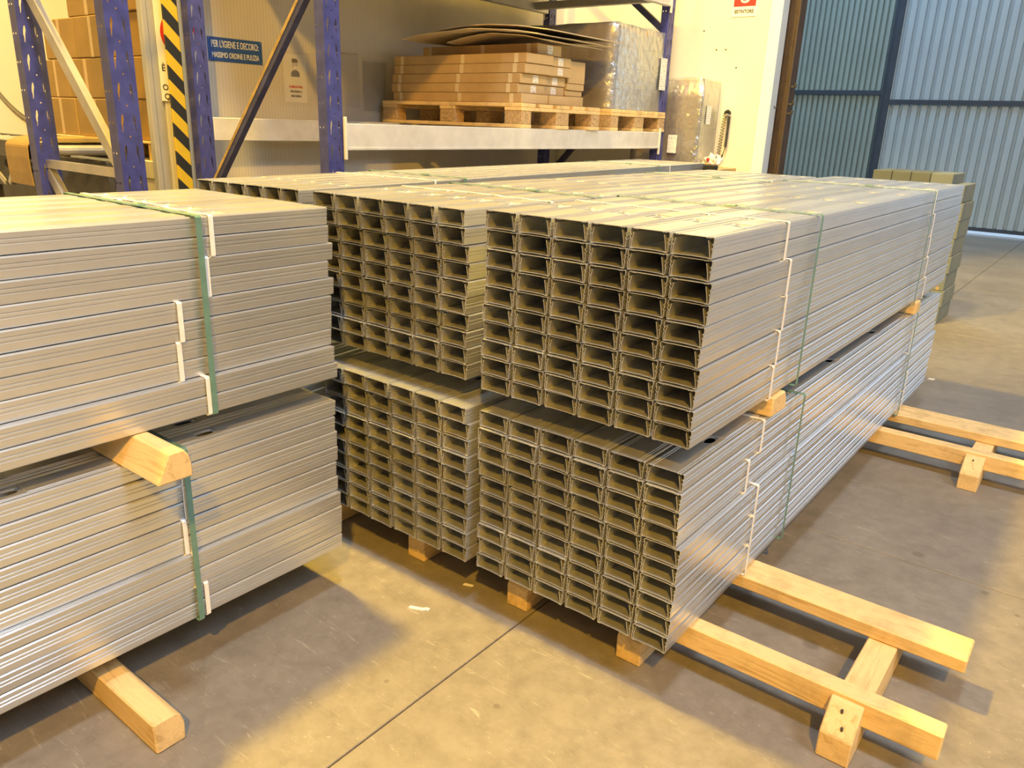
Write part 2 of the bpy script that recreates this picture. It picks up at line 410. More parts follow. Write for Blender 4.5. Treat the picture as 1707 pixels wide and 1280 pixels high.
# ------------------------------------------------------------------ steel stud bundles
def profile(w, h):
    pts = [(.010, .0016), (.0016, .0012), (.0, .004)]
    for z0 in (.42*h, .62*h):
        pts += [(0, z0), (.0024, z0+.0024), (.0024, z0+.0034), (0, z0+.0044)]
    pts += [(0, h-.0036), (.0036, h)]
    left = list(pts)
    for xx in (.085*w, .15*w):
        left += [(xx, h), (xx+.0012, h-.0014), (xx+.0034, h-.0014), (xx+.0046, h)]
    right = [(w-x, z) for x, z in reversed(left)]
    return left, right
def stud_mesh(name, w, h, L, holes=(), sag=.0):
    left, right = profile(w, h)
    left = [(x, z - sag*math.sin(math.pi*x/w)) if z > h*.9 else (x, z) for x, z in left]
    # near flange leans in a little at its foot
    right = [(x - .0035*(1 - z/h), z) for x, z in right]
    right = [(x, z - sag*math.sin(math.pi*x/w)) if z > h*.9 else (x, z) for x, z in right]
    bm = bmesh.new()
    hw = .034
    ys = sorted({0.0, L} | {y - hw for y in holes} | {y + hw for y in holes})
    def strip(poly):
        rings = [[bm.verts.new((x, y, z)) for x, z in poly] for y in ys]
        for A, B in zip(rings, rings[1:]):
            for i in range(len(poly)-1): bm.faces.new((A[i], A[i+1], B[i+1], B[i]))
    if not holes:
        strip(left + right)
    else:
        strip(left); strip(right)
        u0, u1 = left[-1][0], right[0][0]; zt = left[-1][1]
        for a, b in zip(ys, ys[1:]):
            hy = [y for y in holes if abs(y - (a+b)/2) < 1e-6]
            if not hy:
                bm.faces.new([bm.verts.new(p) for p in ((u0, a, zt), (u1, a, zt), (u1, b, zt), (u0, b, zt))])
            else:
                cell(bm, u0, u1, a, b, oval((u0+u1)/2, hy[0], .0165, .030), lambda u, v: (u, v, zt), oval((u0+u1)/2, hy[0], .0115, .024), lambda u, v: (u, v, zt-.0040))
        bmesh.ops.remove_doubles(bm, verts=bm.verts, dist=1e-5)
    inner = [(.0085, h*.80), (.0042, h*.40), (.0030, .0022), (w*.5, .0034), (w-.0075, .0022), (w-.0100, h*.38), (w-.0150, h*.84)]
    rings = [[bm.verts.new((x, y, z)) for x, z in inner] for y in (.001, L-.001)]
    for i in range(len(inner)-1): bm.faces.new((rings[0][i], rings[0][i+1], rings[1][i+1], rings[1][i]))
    bmesh.ops.recalc_face_normals(bm, faces=bm.faces)
    bmesh.ops.solidify(bm, geom=bm.faces[:], thickness=.0016)
    bmesh.ops.recalc_face_normals(bm, faces=bm.faces)
    me = bpy.data.meshes.new(name); bm.to_mesh(me); bm.free(); me.materials.append(STEEL)
    return me
def oval(cu, cv, a, b, n=16):
    """capsule outline, b half-length along v, a half-width; ordered from -45 degrees"""
    out = []
    for k in range(n):
        t = math.radians(-45 + 360*k/n); c, s_ = math.cos(t), math.sin(t)
        out.append((cu + a*c, cv + (b-a)*(1 if s_ > 0 else -1)*(min(1, abs(s_)*1.6)) + a*s_))
    return out
def cell(bm, u0, u1, v0, v1, hole, P, lip=None, PL=None):
    n = len(hole); q = n // 4
    bnd = [(u1, v0+(v1-v0)*k/q) for k in range(q)] + [(u1+(u0-u1)*k/q, v1) for k in range(q)] + [(u0, v1+(v0-v1)*k/q) for k in range(q)] + [(u0+(u1-u0)*k/q, v0) for k in range(q)]
    A = [bm.verts.new(P(*p)) for p in bnd]; B = [bm.verts.new(P(*p)) for p in hole]
    for k in range(n): bm.faces.new((A[k], A[(k+1) % n], B[(k+1) % n], B[k]))
    if lip:                                   # dished edge of a punched slot
        D = [bm.verts.new(PL(*p)) for p in lip]
        for k in range(n): bm.faces.new((B[k], B[(k+1) % n], D[(k+1) % n], D[k]))
def loop_strap(x0, x1, z0, z1, y, w, t=.0012):
    m = MB(); c = .004
    def ring(d, yy):
        a, b, e, f = x0-d, x1+d, z0-d, z1+d
        return [m.bm.verts.new((x, yy, z)) for x, z in ((a+c, e), (b-c, e), (b, e+c), (b, f-c), (b-c, f), (a+c, f), (a, f-c), (a, e+c))]
    i0, o0, i1, o1 = ring(0, y-w/2), ring(t, y-w/2), ring(0, y+w/2), ring(t, y+w/2)
    for k in range(8):
        j = (k+1) % 8
        for q in ((o0[k], o0[j], o1[j], o1[k]), (i0[k], i1[k], i1[j], i0[j]), (i0[k], i0[j], o0[j], o0[k]), (i1[k], o1[k], o1[j], i1[j])): m.bm.faces.new(q)
    return m
HOLES = [.255, .775, 1.295, 1.885, 2.43, 2.90]
MESH_CACHE = {}
def bundle(label, x1, y0, z0, ncol, cp, rp, L, rows_dx, rz=0, packs=(), bands=(), holes=HOLES, pack_cols=2, jit=.003, ydrift=0.0, colskip=None, group='strapped bundles of steel studs'):
    nrow = len(rows_dx); w = cp - .0062; h = rp - .0007
    root = thing('stud_bundle', label, 'steel studs', (x1, y0, z0), rz, group)
    key = (round(w, 4), round(h, 4), round(L, 3))
    if key not in MESH_CACHE:
        MESH_CACHE[key] = (stud_mesh('stud', w, h, L, (), .0016), stud_mesh('stud_slotted', w, h, L, holes, .0008), stud_mesh('stud_straight', w, h, L, (), .0007))
    plain, slotted, straight = MESH_CACHE[key]
    rnd = random.Random(hash(label) % 1000 if False else int(sum(map(ord, label))))
    for r in range(nrow):                     # r = 0 is the top row
        z = (nrow-1-r)*rp
        row_y = rnd.uniform(-jit, jit)*1.6
        for c in range(ncol):
            me = slotted if r == 0 else rnd.choice((plain, straight))
            dx = rows_dx[r] + rnd.uniform(-.0012, .0012) if c else rows_dx[r]
            link('steel_stud', me, root, (-(c+1)*cp + dx + .0031, row_y + rnd.uniform(-jit, jit) + ydrift*c, z), (0, rnd.uniform(-.004, .004) if r else 0, 0))
    top = nrow*rp
    for (y, rows, cols) in packs:             # white ties round packs of studs
        for r0 in range(0, nrow, rows):
            for c0 in range(0, ncol, cols):
                if c0 and r0: continue        # only the packs that show
                dy = y[(r0//rows) % len(y)] + (0 if c0 == 0 else rnd.uniform(-.02, .015))
                xx1 = -c0*cp + max(rows_dx[r0:r0+rows]) + .0012
                xx0 = -(c0+cols)*cp + min(rows_dx[r0:r0+rows]) - .0005
                m = loop_strap(xx0, xx1, top-(r0+rows)*rp - .0003, top - r0*rp + .0006, dy, .0125)
                o = link('white_tie', m.mesh('white_tie', STRAP_W), root)
    for y in bands:                           # green band round everything
        m = loop_strap(-ncol*cp + min(rows_dx) - .003, max(rows_dx) + .0035, -.0015, top + .003, y, .0155)
        link('green_band', m.mesh('green_band', STRAP_G), root)
        b = MB().box((-2.6*cp, y-.012, top+.003), (-2.6*cp+.035, y+.012, top+.0075), .001)
        link('band_clip', b.mesh('band_clip', STRAP_G), root)
    return root
# right stack
R2 = bundle('upper steel stud bundle of the near right stack, ten rows of six', 0, 0, .732, 6, .110, .0508, 3.06,
       [0, .001, .007, .0045, .002, -.002, .001, -.002, .0, -.001], packs=[((.45, .49, .512, .505, .50), 2, 2), ((2.34, 2.36, 2.40, 2.44, 2.49), 2, 2)], bands=(.70, 2.27))
R1 = bundle('lower steel stud bundle of the near right stack, resting on timber pallets', 0, 0, .15, 6, .110, .0517, 3.10,
       [-.008, -.006, -.007, -.007, .004, .002, .003, .0, .001, -.001], packs=[((.507, .43, .508, .511, .514), 2, 2), ((2.47, 2.49, 2.46, 2.51, 2.52), 2, 2)], bands=(.82, 2.44))
# middle stack
M2 = bundle('upper steel stud bundle of the middle stack, between left and right stacks', -.735, .025, .732, 6, .110, .0497, 3.02,
       [-.012, -.006, .004, .006, .006, .0, .003, .001, .004, .002], packs=[((.40, .43, .45), 2, 2), ((2.30, 2.32), 2, 2)], bands=(.66, 2.22))
M1 = bundle('lower steel stud bundle of the middle stack, under its dunnage timbers', -.690, -.012, .15, 6, .110, .0517, 3.02,
       [-.006, .0, .0, .002, .001, .0, .001, .0, .001, -.001], packs=[((.42, .45), 2, 2)], bands=(.70, 2.3))
# rear stack, turned a little
RZB = math.radians(5.7)
B2 = bundle('upper bundle of narrower steel studs against the blue rack, behind the middle stack', -1.446, .0, .755, 6, .0875, .0475, 3.93,
       [0, -.002, .002, 0, .001, 0, -.001, 0, .001, 0], rz=RZB, packs=[((.72, .74), 2, 3), ((3.25, 3.27), 2, 3)], bands=(.92, 3.05),
       holes=[.25, .78, 1.3, 1.85, 2.4, 2.95, 3.5], ydrift=.0004)
B1 = bundle('lower bundle of narrower steel studs in the shade of the rear stack', -1.47, .0, .15, 6, .0875, .053, 3.93,
       [0]*10, rz=RZB, packs=[((.72, .74), 2, 3)], bands=(.95, 3.05), holes=[.25, .78, 1.3, 1.85, 2.4, 2.95, 3.5])
blk = MB().box((-.02, 3.925, .40), (.09, 3.98, .465), .008); link('dark_end_block', blk.mesh('dark_end_block', BLACK), B2)  # small black block at the far end of the upper rear bundle
# left stack: its far end is in view
LL = 3.2
L2 = bundle('upper steel stud bundle of the left stack, nearest the camera', -1.045, -.2-LL, .725, 6, .110, .0497, LL,
       [-.011, -.011, -.010, -.011, -.009, -.007, -.011, -.012, .002, .003],
       packs=[((LL+.2-.564, LL+.2-.585, LL+.2-.668, LL+.2-.677, LL+.2-.618), 2, 2)], bands=(LL+.2-.606,), holes=[.25, .8, 1.35, 1.86, 2.375, 2.872], jit=.004)
L1 = bundle('lower steel stud bundle of the left stack, under a projecting timber', -1.050, -.2-LL, .15, 6, .110, .0500, LL,
       [-.010, -.009, -.010, -.010, -.010, -.010, .002, .001, -.003, -.004],
       packs=[((LL+.2-.70, LL+.2-.70, LL+.2-.71, LL+.2-.697, LL+.2-.672), 2, 2)], bands=(LL+.2-.697,), holes=[.25, .8, 1.35, 1.80, 2.317, 2.798], jit=.004)

# ------------------------------------------------------------------ timber pallets and dunnage
def timber(a, b, name, m, parent, bev=.004):
    return MB().box(a, b, bev).build(name, m, parent)
def beam_pallet(label, x0, x1, ya, yb, yc, yd, run_y0, run_y1, xs):
    root = thing('timber_pallet', label, 'pallet', (x0, ya, 0), 0, 'timber pallets under the stud stacks')
    hb = .075
    timber((x0, ya, hb), (x1, yb, .1475), 'beam', WOOD_X, root)
    timber((x0, yc, .104), (x1-.005, yd, .1475), 'beam', WOOD_X, root)
    for x in xs:
        m = MB()
        z1 = hb - .001
        m.prism([(run_y0, 0), (run_y1, 0), (run_y1, .103), (yb+.004, .103), (yb+.004, z1), (ya-.001, z1), (ya-.001, .138), (ya-.012, .135), (run_y0, z1*.98)], 0, x, x+.078)
        bmesh.ops.bevel(m.bm, geom=m.bm.edges[:], offset=.003, segments=1, affect='EDGES')
        r = m.build('runner', WOOD_Y, root)
        for k, (yy, zz) in enumerate(((ya-.03, .122), (ya-.058, .094))):
            MB().tube([(x+.035+.012*k, yy, zz-.01), (x+.035+.012*k, yy-.002, zz+.003)], .0035, 6).build('nail', MACH, r)
    return root
beam_pallet('timber pallet under the near ends, nailed runner jutting into the aisle', -1.52, .628, .158, .216, .508, .630, .084, .70, (-1.48, -1.045, -.600, -.196, .378))
beam_pallet('timber pallet under the far ends, seen beyond the first pallet', -1.52, .95, 2.165, 2.225, 2.455, 2.635, 2.072, 2.71, (-1.48, -1.045, -.600, -.196, .360))
def dunnage(label, x0, x1, y0, y1, z0, z1, name='dunnage_timber', lean=0.0, bev=.004):
    m = MB(); c = .018
    m.prism([(y0, z0), (y1, z0), (y1, z0+.4*(z1-z0)), (y1-.006, z1-c), (y1-c, z1), (y0+lean, z1), (y0+.3*lean, z0+.25*(z1-z0))], 0, x0, x1)
    bmesh.ops.bevel(m.bm, geom=m.bm.edges[:], offset=bev, segments=1, affect='EDGES')
    o = m.build(name, WOOD_X, None, loc=(x0, y0, z0))
    return tag(o, label, 'timber', 'dunnage timbers')
dunnage('timber batten between the upper and lower right bundles, near end', -.675, .004, .535, .65, .6685, .7290)
dunnage('timber batten between the upper and lower right bundles, far end', -.675, .006, 2.385, 2.475, .6685, .7290)
dunnage('timber batten between the middle bundles, near end', -1.37, -.70, .45, .54, .6685, .7290)
dunnage('timber batten between the middle bundles, far end', -1.37, -.70, 2.30, 2.39, .6685, .7290)
dunnage('thick timber end sticking out between the two left bundles', -1.74, -.892, -.850, -.762, .6515, .7240, lean=.034)
dunnage('timber between the left bundles at their near end', -1.74, -1.0, -2.75, -2.66, .6515, .7240)
b_ = dunnage('timber batten between the two rear bundles, near end', -2.22, -1.72, .66, .75, .6815, .7525)
dunnage('timber batten between the two rear bundles, far end', -2.38, -1.94, 3.05, 3.14, .6815, .7525)
# left stack's base
lp = thing('timber_pallet', 'timber base under the left stack, pale batten end on the floor', 'pallet', (-1.75, -.95, 0))
m = MB(); m.prism([(-.952, 0), (-.878, 0), (-.876, .045), (-.884, .076), (-.897, .087), (-.955, .087)], 0, -1.78, -.842)
bmesh.ops.bevel(m.bm, geom=m.bm.edges[:], offset=.004, segments=1, affect='EDGES'); m.build('runner', WOOD_X, lp)
timber((-1.78, -2.80, 0), (-.98, -2.72, .087), 'runner', WOOD_X, lp)
for x in (-1.70, -1.42): timber((x, -3.0, .0875), (x+.085, -.80, .1475), 'beam', WOOD_Y, lp)
# rear stack's base
rp_ = thing('timber_pallet', 'timber base under the rear stack, hidden in shade', 'pallet', (-2.1, 2, 0))
for y, dx in ((.85, -.13), (1.75, -.2), (3.3, -.30)): timber((-2.12+dx, y, 0), (-1.44+dx, y+.09, .1475), 'bearer', WOOD_X, rp_)

# ------------------------------------------------------------------ pallet rack
def upright_mesh(h, z_from=0.0):
    """slotted cold-formed post: front face x=0 (y -.047..+.047), returns back to x=-.062"""
    bm = bmesh.new(); pitch = .1125
    n = int(h / pitch)
    A = lambda u, v: (0, u, v)
    def quad(P, u0, u1, v0, v1): bm.faces.new([bm.verts.new(P(*p)) for p in ((u0, v0), (u1, v0), (u1, v1), (u0, v1))])
    hw = .047
    for k in range(n):
        v0, v1 = k*pitch, (k+1)*pitch
        quad(A, -hw, -hw+.012, v0, v1); quad(A, hw-.012, hw, v0, v1)
        for sgn in (-1, 1):
            uc = sgn*.0245; a, b = uc-.0105, uc+.0105; vm = v0+.055
            hole = []
            for i in range(16):
                t = math.radians(-45+22.5*i); c_, s_ = math.cos(t), math.sin(t)
                wid = .0052 if s_ > 0 else .0024
                hole.append((uc - sgn*.003*(s_) + c_*wid, vm + s_*.034))
            cell(bm, a, b, v0, v1, hole, A)
        quad(A, -.014, -.006, v0, v1); quad(A, .006, .014, v0, v1)
        cell(bm, -.006, .006, v0, v1, [(.0032*math.cos(math.radians(-45+22.5*i)), v0+.004+.0032*math.sin(math.radians(-45+22.5*i))+.003) for i in range(16)], A)
        for side in (-1, 1):
            B = (lambda u, v, s=side: (-u, s*hw, v))
            quad(B, 0, .022, v0, v1); quad(B, .034, .046, v0, v1); quad(B, .058, .064, v0, v1)
            for (c0, half) in ((.028, 0), (.052, 1)):
                vc = v0 + pitch*.5
                cell(bm, c0-.006, c0+.006, v0, v1, [(c0+.0042*math.cos(math.radians(-45+22.5*i)), vc+.0042*math.sin(math.radians(-45+22.5*i))) for i in range(16)], B)
    bmesh.ops.remove_doubles(bm, verts=bm.verts, dist=1e-5)
    bmesh.ops.recalc_face_normals(bm, faces=bm.faces)
    me = bpy.data.meshes.new('upright'); bm.to_mesh(me); bm.free(); me.materials.append(BLUE)
    return me
UP = upright_mesh(3.6)
XF, XB = -2.404, -3.52
YN, YF = .957, 4.275
rack = thing('pallet_rack', 'blue and grey pallet rack along the grey cabin wall', 'rack', (XF, YN, 0))
def place_upright(par, x, y):
    o = link('upright', UP, par, Vector((x, y, 0)) - par.location)
    MB().box((x-.08, y-.06, 0), (x+.02, y+.06, .006)).build('foot_plate', BLUE, o)
    return o
for x in (XF, XB):
    for y in (YN, YF): place_upright(rack, x, y)
def brace(par, p, q, w, h, m, name='brace', lip=None):
    b = MB().bar(p, q, w, h)
    o = b.build(name, m, par)
    if lip:
        p2, q2 = Vector(p)+Vector((0, -h/2-.0015, 0)), Vector(q)+Vector((0, -h/2-.0015, 0))
        off = Vector((-(q2-p2).z, 0, (q2-p2).x)).normalized()
        if off.z < 0: off = -off
        MB().bar(p2+off*w*.32, q2+off*w*.32, w*.36, .003).build('worn_edge', lip, o)
    return o
for y in (YN-.02, YF-.02):
    brace(rack, (XF-.035, y, 2.12), (XB+.10, y, 1.07), .045, .035, BLUE_DK, lip=OCHRE if y < 2 else None)
    brace(rack, (XB+.05, y, 1.02), (XF-.03, y, .2), .045, .035, BLUE_DK)
    brace(rack, (XB+.05, y, 2.95), (XF-.03, y, 2.16), .045, .035, BLUE_DK)
    brace(rack, (XB+.0, y, 1.0), (XF-.03, y, 1.0), .04, .035, BLUE_DK)
def rack_beam(x, z0, z1, face):
    b = MB()
    ya, yb = YN+.055, YF-.055
    xa, xb = (x-.045, x) if face > 0 else (x, x+.045)
    b.box((xa, ya, z0), (xb, yb, z1), .004)
    xl = xb if face > 0 else xa
    b2 = MB().box((xl, ya, z0), (xl + .006*face, yb, z0+.014), .002)
    o = b.build('rack_beam', BEAM, rack); b2.build('beam_flange', BEAM, o)
    for y in (ya-.014, yb-.0):
        t = MB().box((xl-.004*face, y, z0-.045), (xl+.012*face, y+.014, z1+.03), .002); t.build('end_connector', CREAM if True else BEAM, o)
    return o
rack_beam(XF+.012, 1.303, 1.428, 1); rack_beam(XB-.05, 1.300, 1.428, -1)
rack_beam(XF+.012, 2.335, 2.46, 1); rack_beam(XB-.05, 2.335, 2.46, -1)
for k, y in enumerate((1.35, 2.0, 2.7, 3.4, 4.05)):
    MB().box((XB, y-.03, 2.345), (XF-.035, y+.03, 2.40), .003).build('cross_bar', GALV, rack)
# shelf deck above: steel trays
for k, (ya, yb) in enumerate(((1.06, 2.62), (2.64, 4.20))):
    t = thing('steel_tray', ('nearer' if k == 0 else 'farther') + ' grey steel tray on the top rack level', 'tray', (XF, ya, 2.461), 0, 'steel trays on the rack')
    mb = MB(); mb.box((XB-.10, ya, 2.461), (XF+.03, yb, 2.472)); mb.build('tray_floor', BEAM, t)
    MB().box((XF+.02, ya, 2.472), (XF+.03, yb, 2.75), .002).build('tray_side', BEAM, t)
    MB().box((XB-.10, ya, 2.472), (XB-.09, yb, 2.75), .002).build('tray_side', BEAM, t)
    MB().box((XB-.09, ya, 2.472), (XF+.02, ya+.01, 2.75), .002).build('tray_end', BEAM, t)
    MB().box((XB-.09, yb-.01, 2.472), (XF+.02, yb, 2.75), .002).build('tray_end', BEAM, t)
# second rack on the left: its end frame
rack2 = thing('pallet_rack', 'blue end frame of the second rack, with grey diagonal brace', 'rack', (-2.404, -.05, 0))
place_upright(rack2, -2.404, -.05); place_upright(rack2, -3.15, -.05)
brace(rack2, (-3.13, -.05, 1.93), (-2.49, -.05, 1.22), .05, .03, GALV)
brace(rack2, (-3.17, -.05, 1.213), (-2.45, -.05, 1.213), .035, .03, GALV)
brace(rack2, (-3.15, -.05, 1.18), (-2.49, -.05, .45), .05, .03, GALV)
brace(rack2, (-2.49, -.05, 2.65), (-3.13, -.05, 1.95), .05, .03, GALV)
brace(rack2, (-3.17, -.05, .40), (-2.45, -.05, .40), .035, .03, GALV)

# hazard post guard
hz = MB(); hz.box((-3.615, .812, 0), (-3.60, .897, 3.4), .003)
hzo = tag(hz.build('post_guard', HAZARD, None, loc=(-3.6, .855, 0)), 'yellow and black striped post guard beside the blue rack post', 'guard')
MB().box((-3.612, .899, 0), (-3.60, .925, 3.4), .002).build('grey_edge', ALU, hzo)

# ------------------------------------------------------------------ EUR pallets and their loads
def eur_pallet(label, x1, y0, z0, sx=1.296, sy=.86, rz=0.0):
    p = thing('pallet', label, 'pallet', (x1, y0, z0), rz, 'pallets on the rack')
    def part(a, b, name, m):
        o = MB().box(a, b, .003); link(name, o.mesh(name, m), p)
    for yc in (.0, sy/2-.07, sy-.14): part((-sx, yc, 0), (0, yc+.14 if yc else .10, .022), 'bottom_board', WOOD_X)
    for xc in (-.10, -sx/2-.07, -sx):
        xw = .145 if xc > -.2 or xc < -sx+.1 else .14
        xa = xc if xc > -sx+.01 else -sx
        xa, xb = (-.145, 0) if xc == -.10 else ((-sx, -sx+.145) if xc == -sx else (xc, xc+.14))
        for ya, yb in ((0, .10), (sy/2-.07, sy/2+.07), (sy-.10, sy)): part((xa+.002, ya+.002, .0225), (xb-.002, yb-.002, .102), 'block', CHIP)
        part((xa, 0, .1025), (xb, sy, .124), 'stringer_board', WOOD_Y)
    n = 5; wv = .143
    for k in range(n):
        yc = k*(sy-wv)/(n-1); part((-sx, yc, .1245), (0, yc+wv-.004, .148), 'deck_board', WOOD_X)
    return p
PZ = 1.4285
eur_pallet('wooden pallet on the rack under the flat brown cartons', -2.400, 2.425, PZ, rz=-.035)
eur_pallet('wooden pallet on the rack under the wrapped cartons', -2.395, 3.485, PZ, 1.25, .82)
PT = PZ + .149
def flat_carton(label, x0, x1, y0, y1, z0, z1, lab=None, tapes=(.07, .55, .93), m=CARD, endm=CARD_PALE, rz=0):
    t = thing('flat_carton', label, 'carton', (x1, y0, z0), rz, 'flat cartons on the rack pallet')
    dx, dy, dz = x1-x0, y1-y0, z1-z0
    b = MB().box((-dx, 0, .0004), (0, dy, dz-.0006), .004); link('carton_body', b.mesh('carton_body', m), t)
    for f in tapes:
        q = MB().box((-dx+f*dx-.016, -.0012, .002), (-dx+f*dx+.016, -.0002, dz-.002)); link('tape', q.mesh('tape', TAPE), t)
    e = MB().box((.0, .004, .003), (.0012, dy-.004, dz-.004)); link('end_flap', e.mesh('end_flap', endm), t)
    if lab is not None:
        q = MB().box((.0013, lab*dy, dz*.12), (.0022, lab*dy+.055, dz*.90)); link('address_label', q.mesh('address_label', LABEL), t)
    return t
lay = (1.8675 - PT) / 5
words5 = ('bottom', 'second from bottom', 'middle', 'second from top', 'top')
for k in range(5):
    z0 = PT + k*lay; dx = (-.02, -.05, -.035, .0, .01)[k]
    flat_carton('long flat brown carton in the front pile, %s layer%s' % (words5[k], ', label on its end' if k in (1, 2) else ', plain end'),
                -3.60+.5*dx, -2.41+dx, 2.455, 2.725, z0, z0+lay, lab=(.45 if k in (1, 2) else None), rz=-.035)
for k in range(5):
    z0 = PT + k*lay; dx = (.0, -.05, -.04, .0, .0)[k]
    if k == 0: continue_z = 0
    flat_carton('flat brown carton in the second pile, %s layer, beside a wrapped stack' % words5[k], -3.60, -2.42+dx, 2.732, 2.955, z0, z0+lay, lab=(.35 if k else None), rz=-.035)
flat_carton('labelled flat carton lying alone on top of the two front piles', -3.45, -2.43, 2.60, 2.85, 1.869, 1.935, lab=.40, rz=-.035)
for k, (w1, z0, z1) in enumerate(((-2.44, PT, PT+.062), (-2.455, PT+.0625, PT+.10), (-2.44, PT+.1005, PT+.142))):
    flat_carton('thin pale carton under the tall box, %s of three' % ('lowest', 'middle', 'topmost')[k], -3.50, w1, 2.963, 3.155, z0, z1, tapes=(), m=CARD_PALE, rz=-.035)
flat_carton('upright tall brown box beside the labelled cartons', -2.95, -2.44, 2.97, 3.16, PT+.1425, 1.860, tapes=(), m=CARD, rz=-.035)
# cardboard sheets drooping over the loads
for k in range(3):
    m = MB(); nx, ny = 26, 8
    x0, x1, y0, y1, zb = ((-3.42, -2.28, 2.40, 3.34, 1.985), (-3.30, -2.24, 2.44, 3.30, 2.011), (-3.10, -2.33, 2.50, 3.20, 1.965))[k]
    grid = []
    for i in range(nx+1):
        row = []
        for j in range(ny+1):
            u, v = i/nx, j/ny
            edge = .012*noise.noise(Vector((u*9, k*3.1, 0))) if j in (0, ny) else 0
            z = zb + .045*math.sin(math.pi*min(1, u*1.0))*(1-.3*v) - .02 + .006*noise.noise(Vector((u*4, v*3, k)))
            row.append(m.bm.verts.new((x0+(x1-x0)*u, y0+(y1-y0)*v+edge, z)))
        grid.append(row)
    for i in range(nx):
        for j in range(ny): m.bm.faces.new((grid[i][j], grid[i+1][j], grid[i+1][j+1], grid[i][j+1]))
    bmesh.ops.recalc_face_normals(m.bm, faces=m.bm.faces)
    bmesh.ops.solidify(m.bm, geom=m.bm.faces[:], thickness=.0045)
    tag(m.build('cardboard_sheet', SHEETC, None, loc=(x0, y0, zb)), ('bent cardboard sheet over the flat cartons, lowest of the loose sheets', 'bent cardboard sheet topmost over the flat cartons', 'short torn cardboard sheet lying beneath the bent sheets')[(0, 1, 2)[k]], 'cardboard', 'loose cardboard sheets')

def film_shell(x0, x1, y0, y1, z0, z1, amp, nseg=14, seed=0, top=True):
    """crumpled stretch film round a load: four sides and a sagging top"""
    m = MB(); loopn = nseg*4; rows = 12; rings = []
    for r in range(rows+1):
        z = z0 + (z1-z0)*r/rows; ring = []
        for k in range(loopn):
            s_, t = divmod(k, nseg); f = t/nseg
            x, y = ((x0+(x1-x0)*f, y0), (x1, y0+(y1-y0)*f), (x1-(x1-x0)*f, y1), (x0, y1-(y1-y0)*f))[s_]
            nx, ny = ((0, -1), (1, 0), (0, 1), (-1, 0))[s_]
            d = amp*(.6 + noise.noise(Vector((x*7, y*7, z*4+seed))))
            ring.append(m.bm.verts.new((x+nx*d, y+ny*d, z + (.012*noise.noise(Vector((x*5, y*5, seed))) if r == rows else 0))))
        rings.append(ring)
    for A, B in zip(rings, rings[1:]):
        for k in range(loopn): m.bm.faces.new((A[k], A[(k+1) % loopn], B[(k+1) % loopn], B[k]))
    if top:
        c = m.bm.verts.new(((x0+x1)/2, (y0+y1)/2, z1+.02)); mid = []
        for k in range(loopn):
            p = rings[-1][k].co*.5 + c.co*.5; p.z = z1 + .018 + .02*noise.noise(Vector((p.x*8, p.y*8, seed)))
            mid.append(m.bm.verts.new(p))
        for k in range(loopn):
            j = (k+1) % loopn
            m.bm.faces.new((rings[-1][k], rings[-1][j], mid[j], mid[k])); m.bm.faces.new((mid[k], mid[j], c))
    return m
def wrapped(label, x0, x1, y0, y1, z0, z1, nx, ny, nz, cm_, amp=.012, lab=None, tape=True, seed=0):
    t = thing('wrapped_carton_stack', label, 'cartons', (x1, y0, z0), 0, 'film wrapped carton stacks')
    dx, dy, dz = (x1-x0)/nx, (y1-y0)/ny, (z1-z0)/nz
    for k in range(nz):
        for i in range(nx):
            for j in range(ny):
                if 0 < i < nx-1 and 0 < j < ny-1 and k < nz-1: continue
                q = random.uniform(0, .006)
                a = (x0+i*dx+.001+q*.5, y0+j*dy+.001+q, z0+k*dz+.0005); b = (x0+(i+1)*dx-.001-q, y0+(j+1)*dy-.001-q*.5, z0+(k+1)*dz-.001)
                o = MB().box(a, b, .004).build('carton', cm_, t)
                if tape and i == nx-1:
                    ym = (a[1]+b[1])/2
                    MB().box((b[0]+.0002, ym-.022, b[2]-.07), (b[0]+.0014, ym+.022, b[2])).build('tape', TAPE_BR, o)
                if tape and j == 0:
                    xm = (a[0]+b[0])/2
                    MB().box((xm-.025, a[1]-.0014, b[2]-.08), (xm+.025, a[1]-.0002, b[2])).build('tape', TAPE_BR, o)
    film_shell(x0, x1, y0, y1, z0+.002, z1, amp, seed=seed).build('stretch_film', FILM, t, smooth=True)
    for (ya, yb, za, zb) in (lab or ()):
        MB().box((x1+amp*1.75, ya, za), (x1+amp*1.75+.0015, yb, zb)).build('delivery_label', LABEL, t)
    return t
wrapped('large stack of cartons in shiny stretch film on the rack pallet', -3.55, -2.42, 3.50, 4.30, PT, 2.150, 3, 2, 4, CARD_PALE, lab=[(4.16, 4.26, 1.74, 1.97)], seed=2)
wrapped('smaller film wrapped cartons standing on the floor beyond the rack', -2.75, -2.15, 4.42, 4.74, 0, 1.83, 2, 1, 5, CARD_PALE, amp=.009, lab=[(4.50, 4.58, 1.5, 1.64)], seed=5)
MB_l = bpy.data.objects
w2 = [o for o in COL.objects if o.name.startswith('wrapped_carton_stack')][-1]
MB().box((-2.40, 4.395, 1.27), (-2.32, 4.3965, 1.41)).build('delivery_label', LABEL, w2)
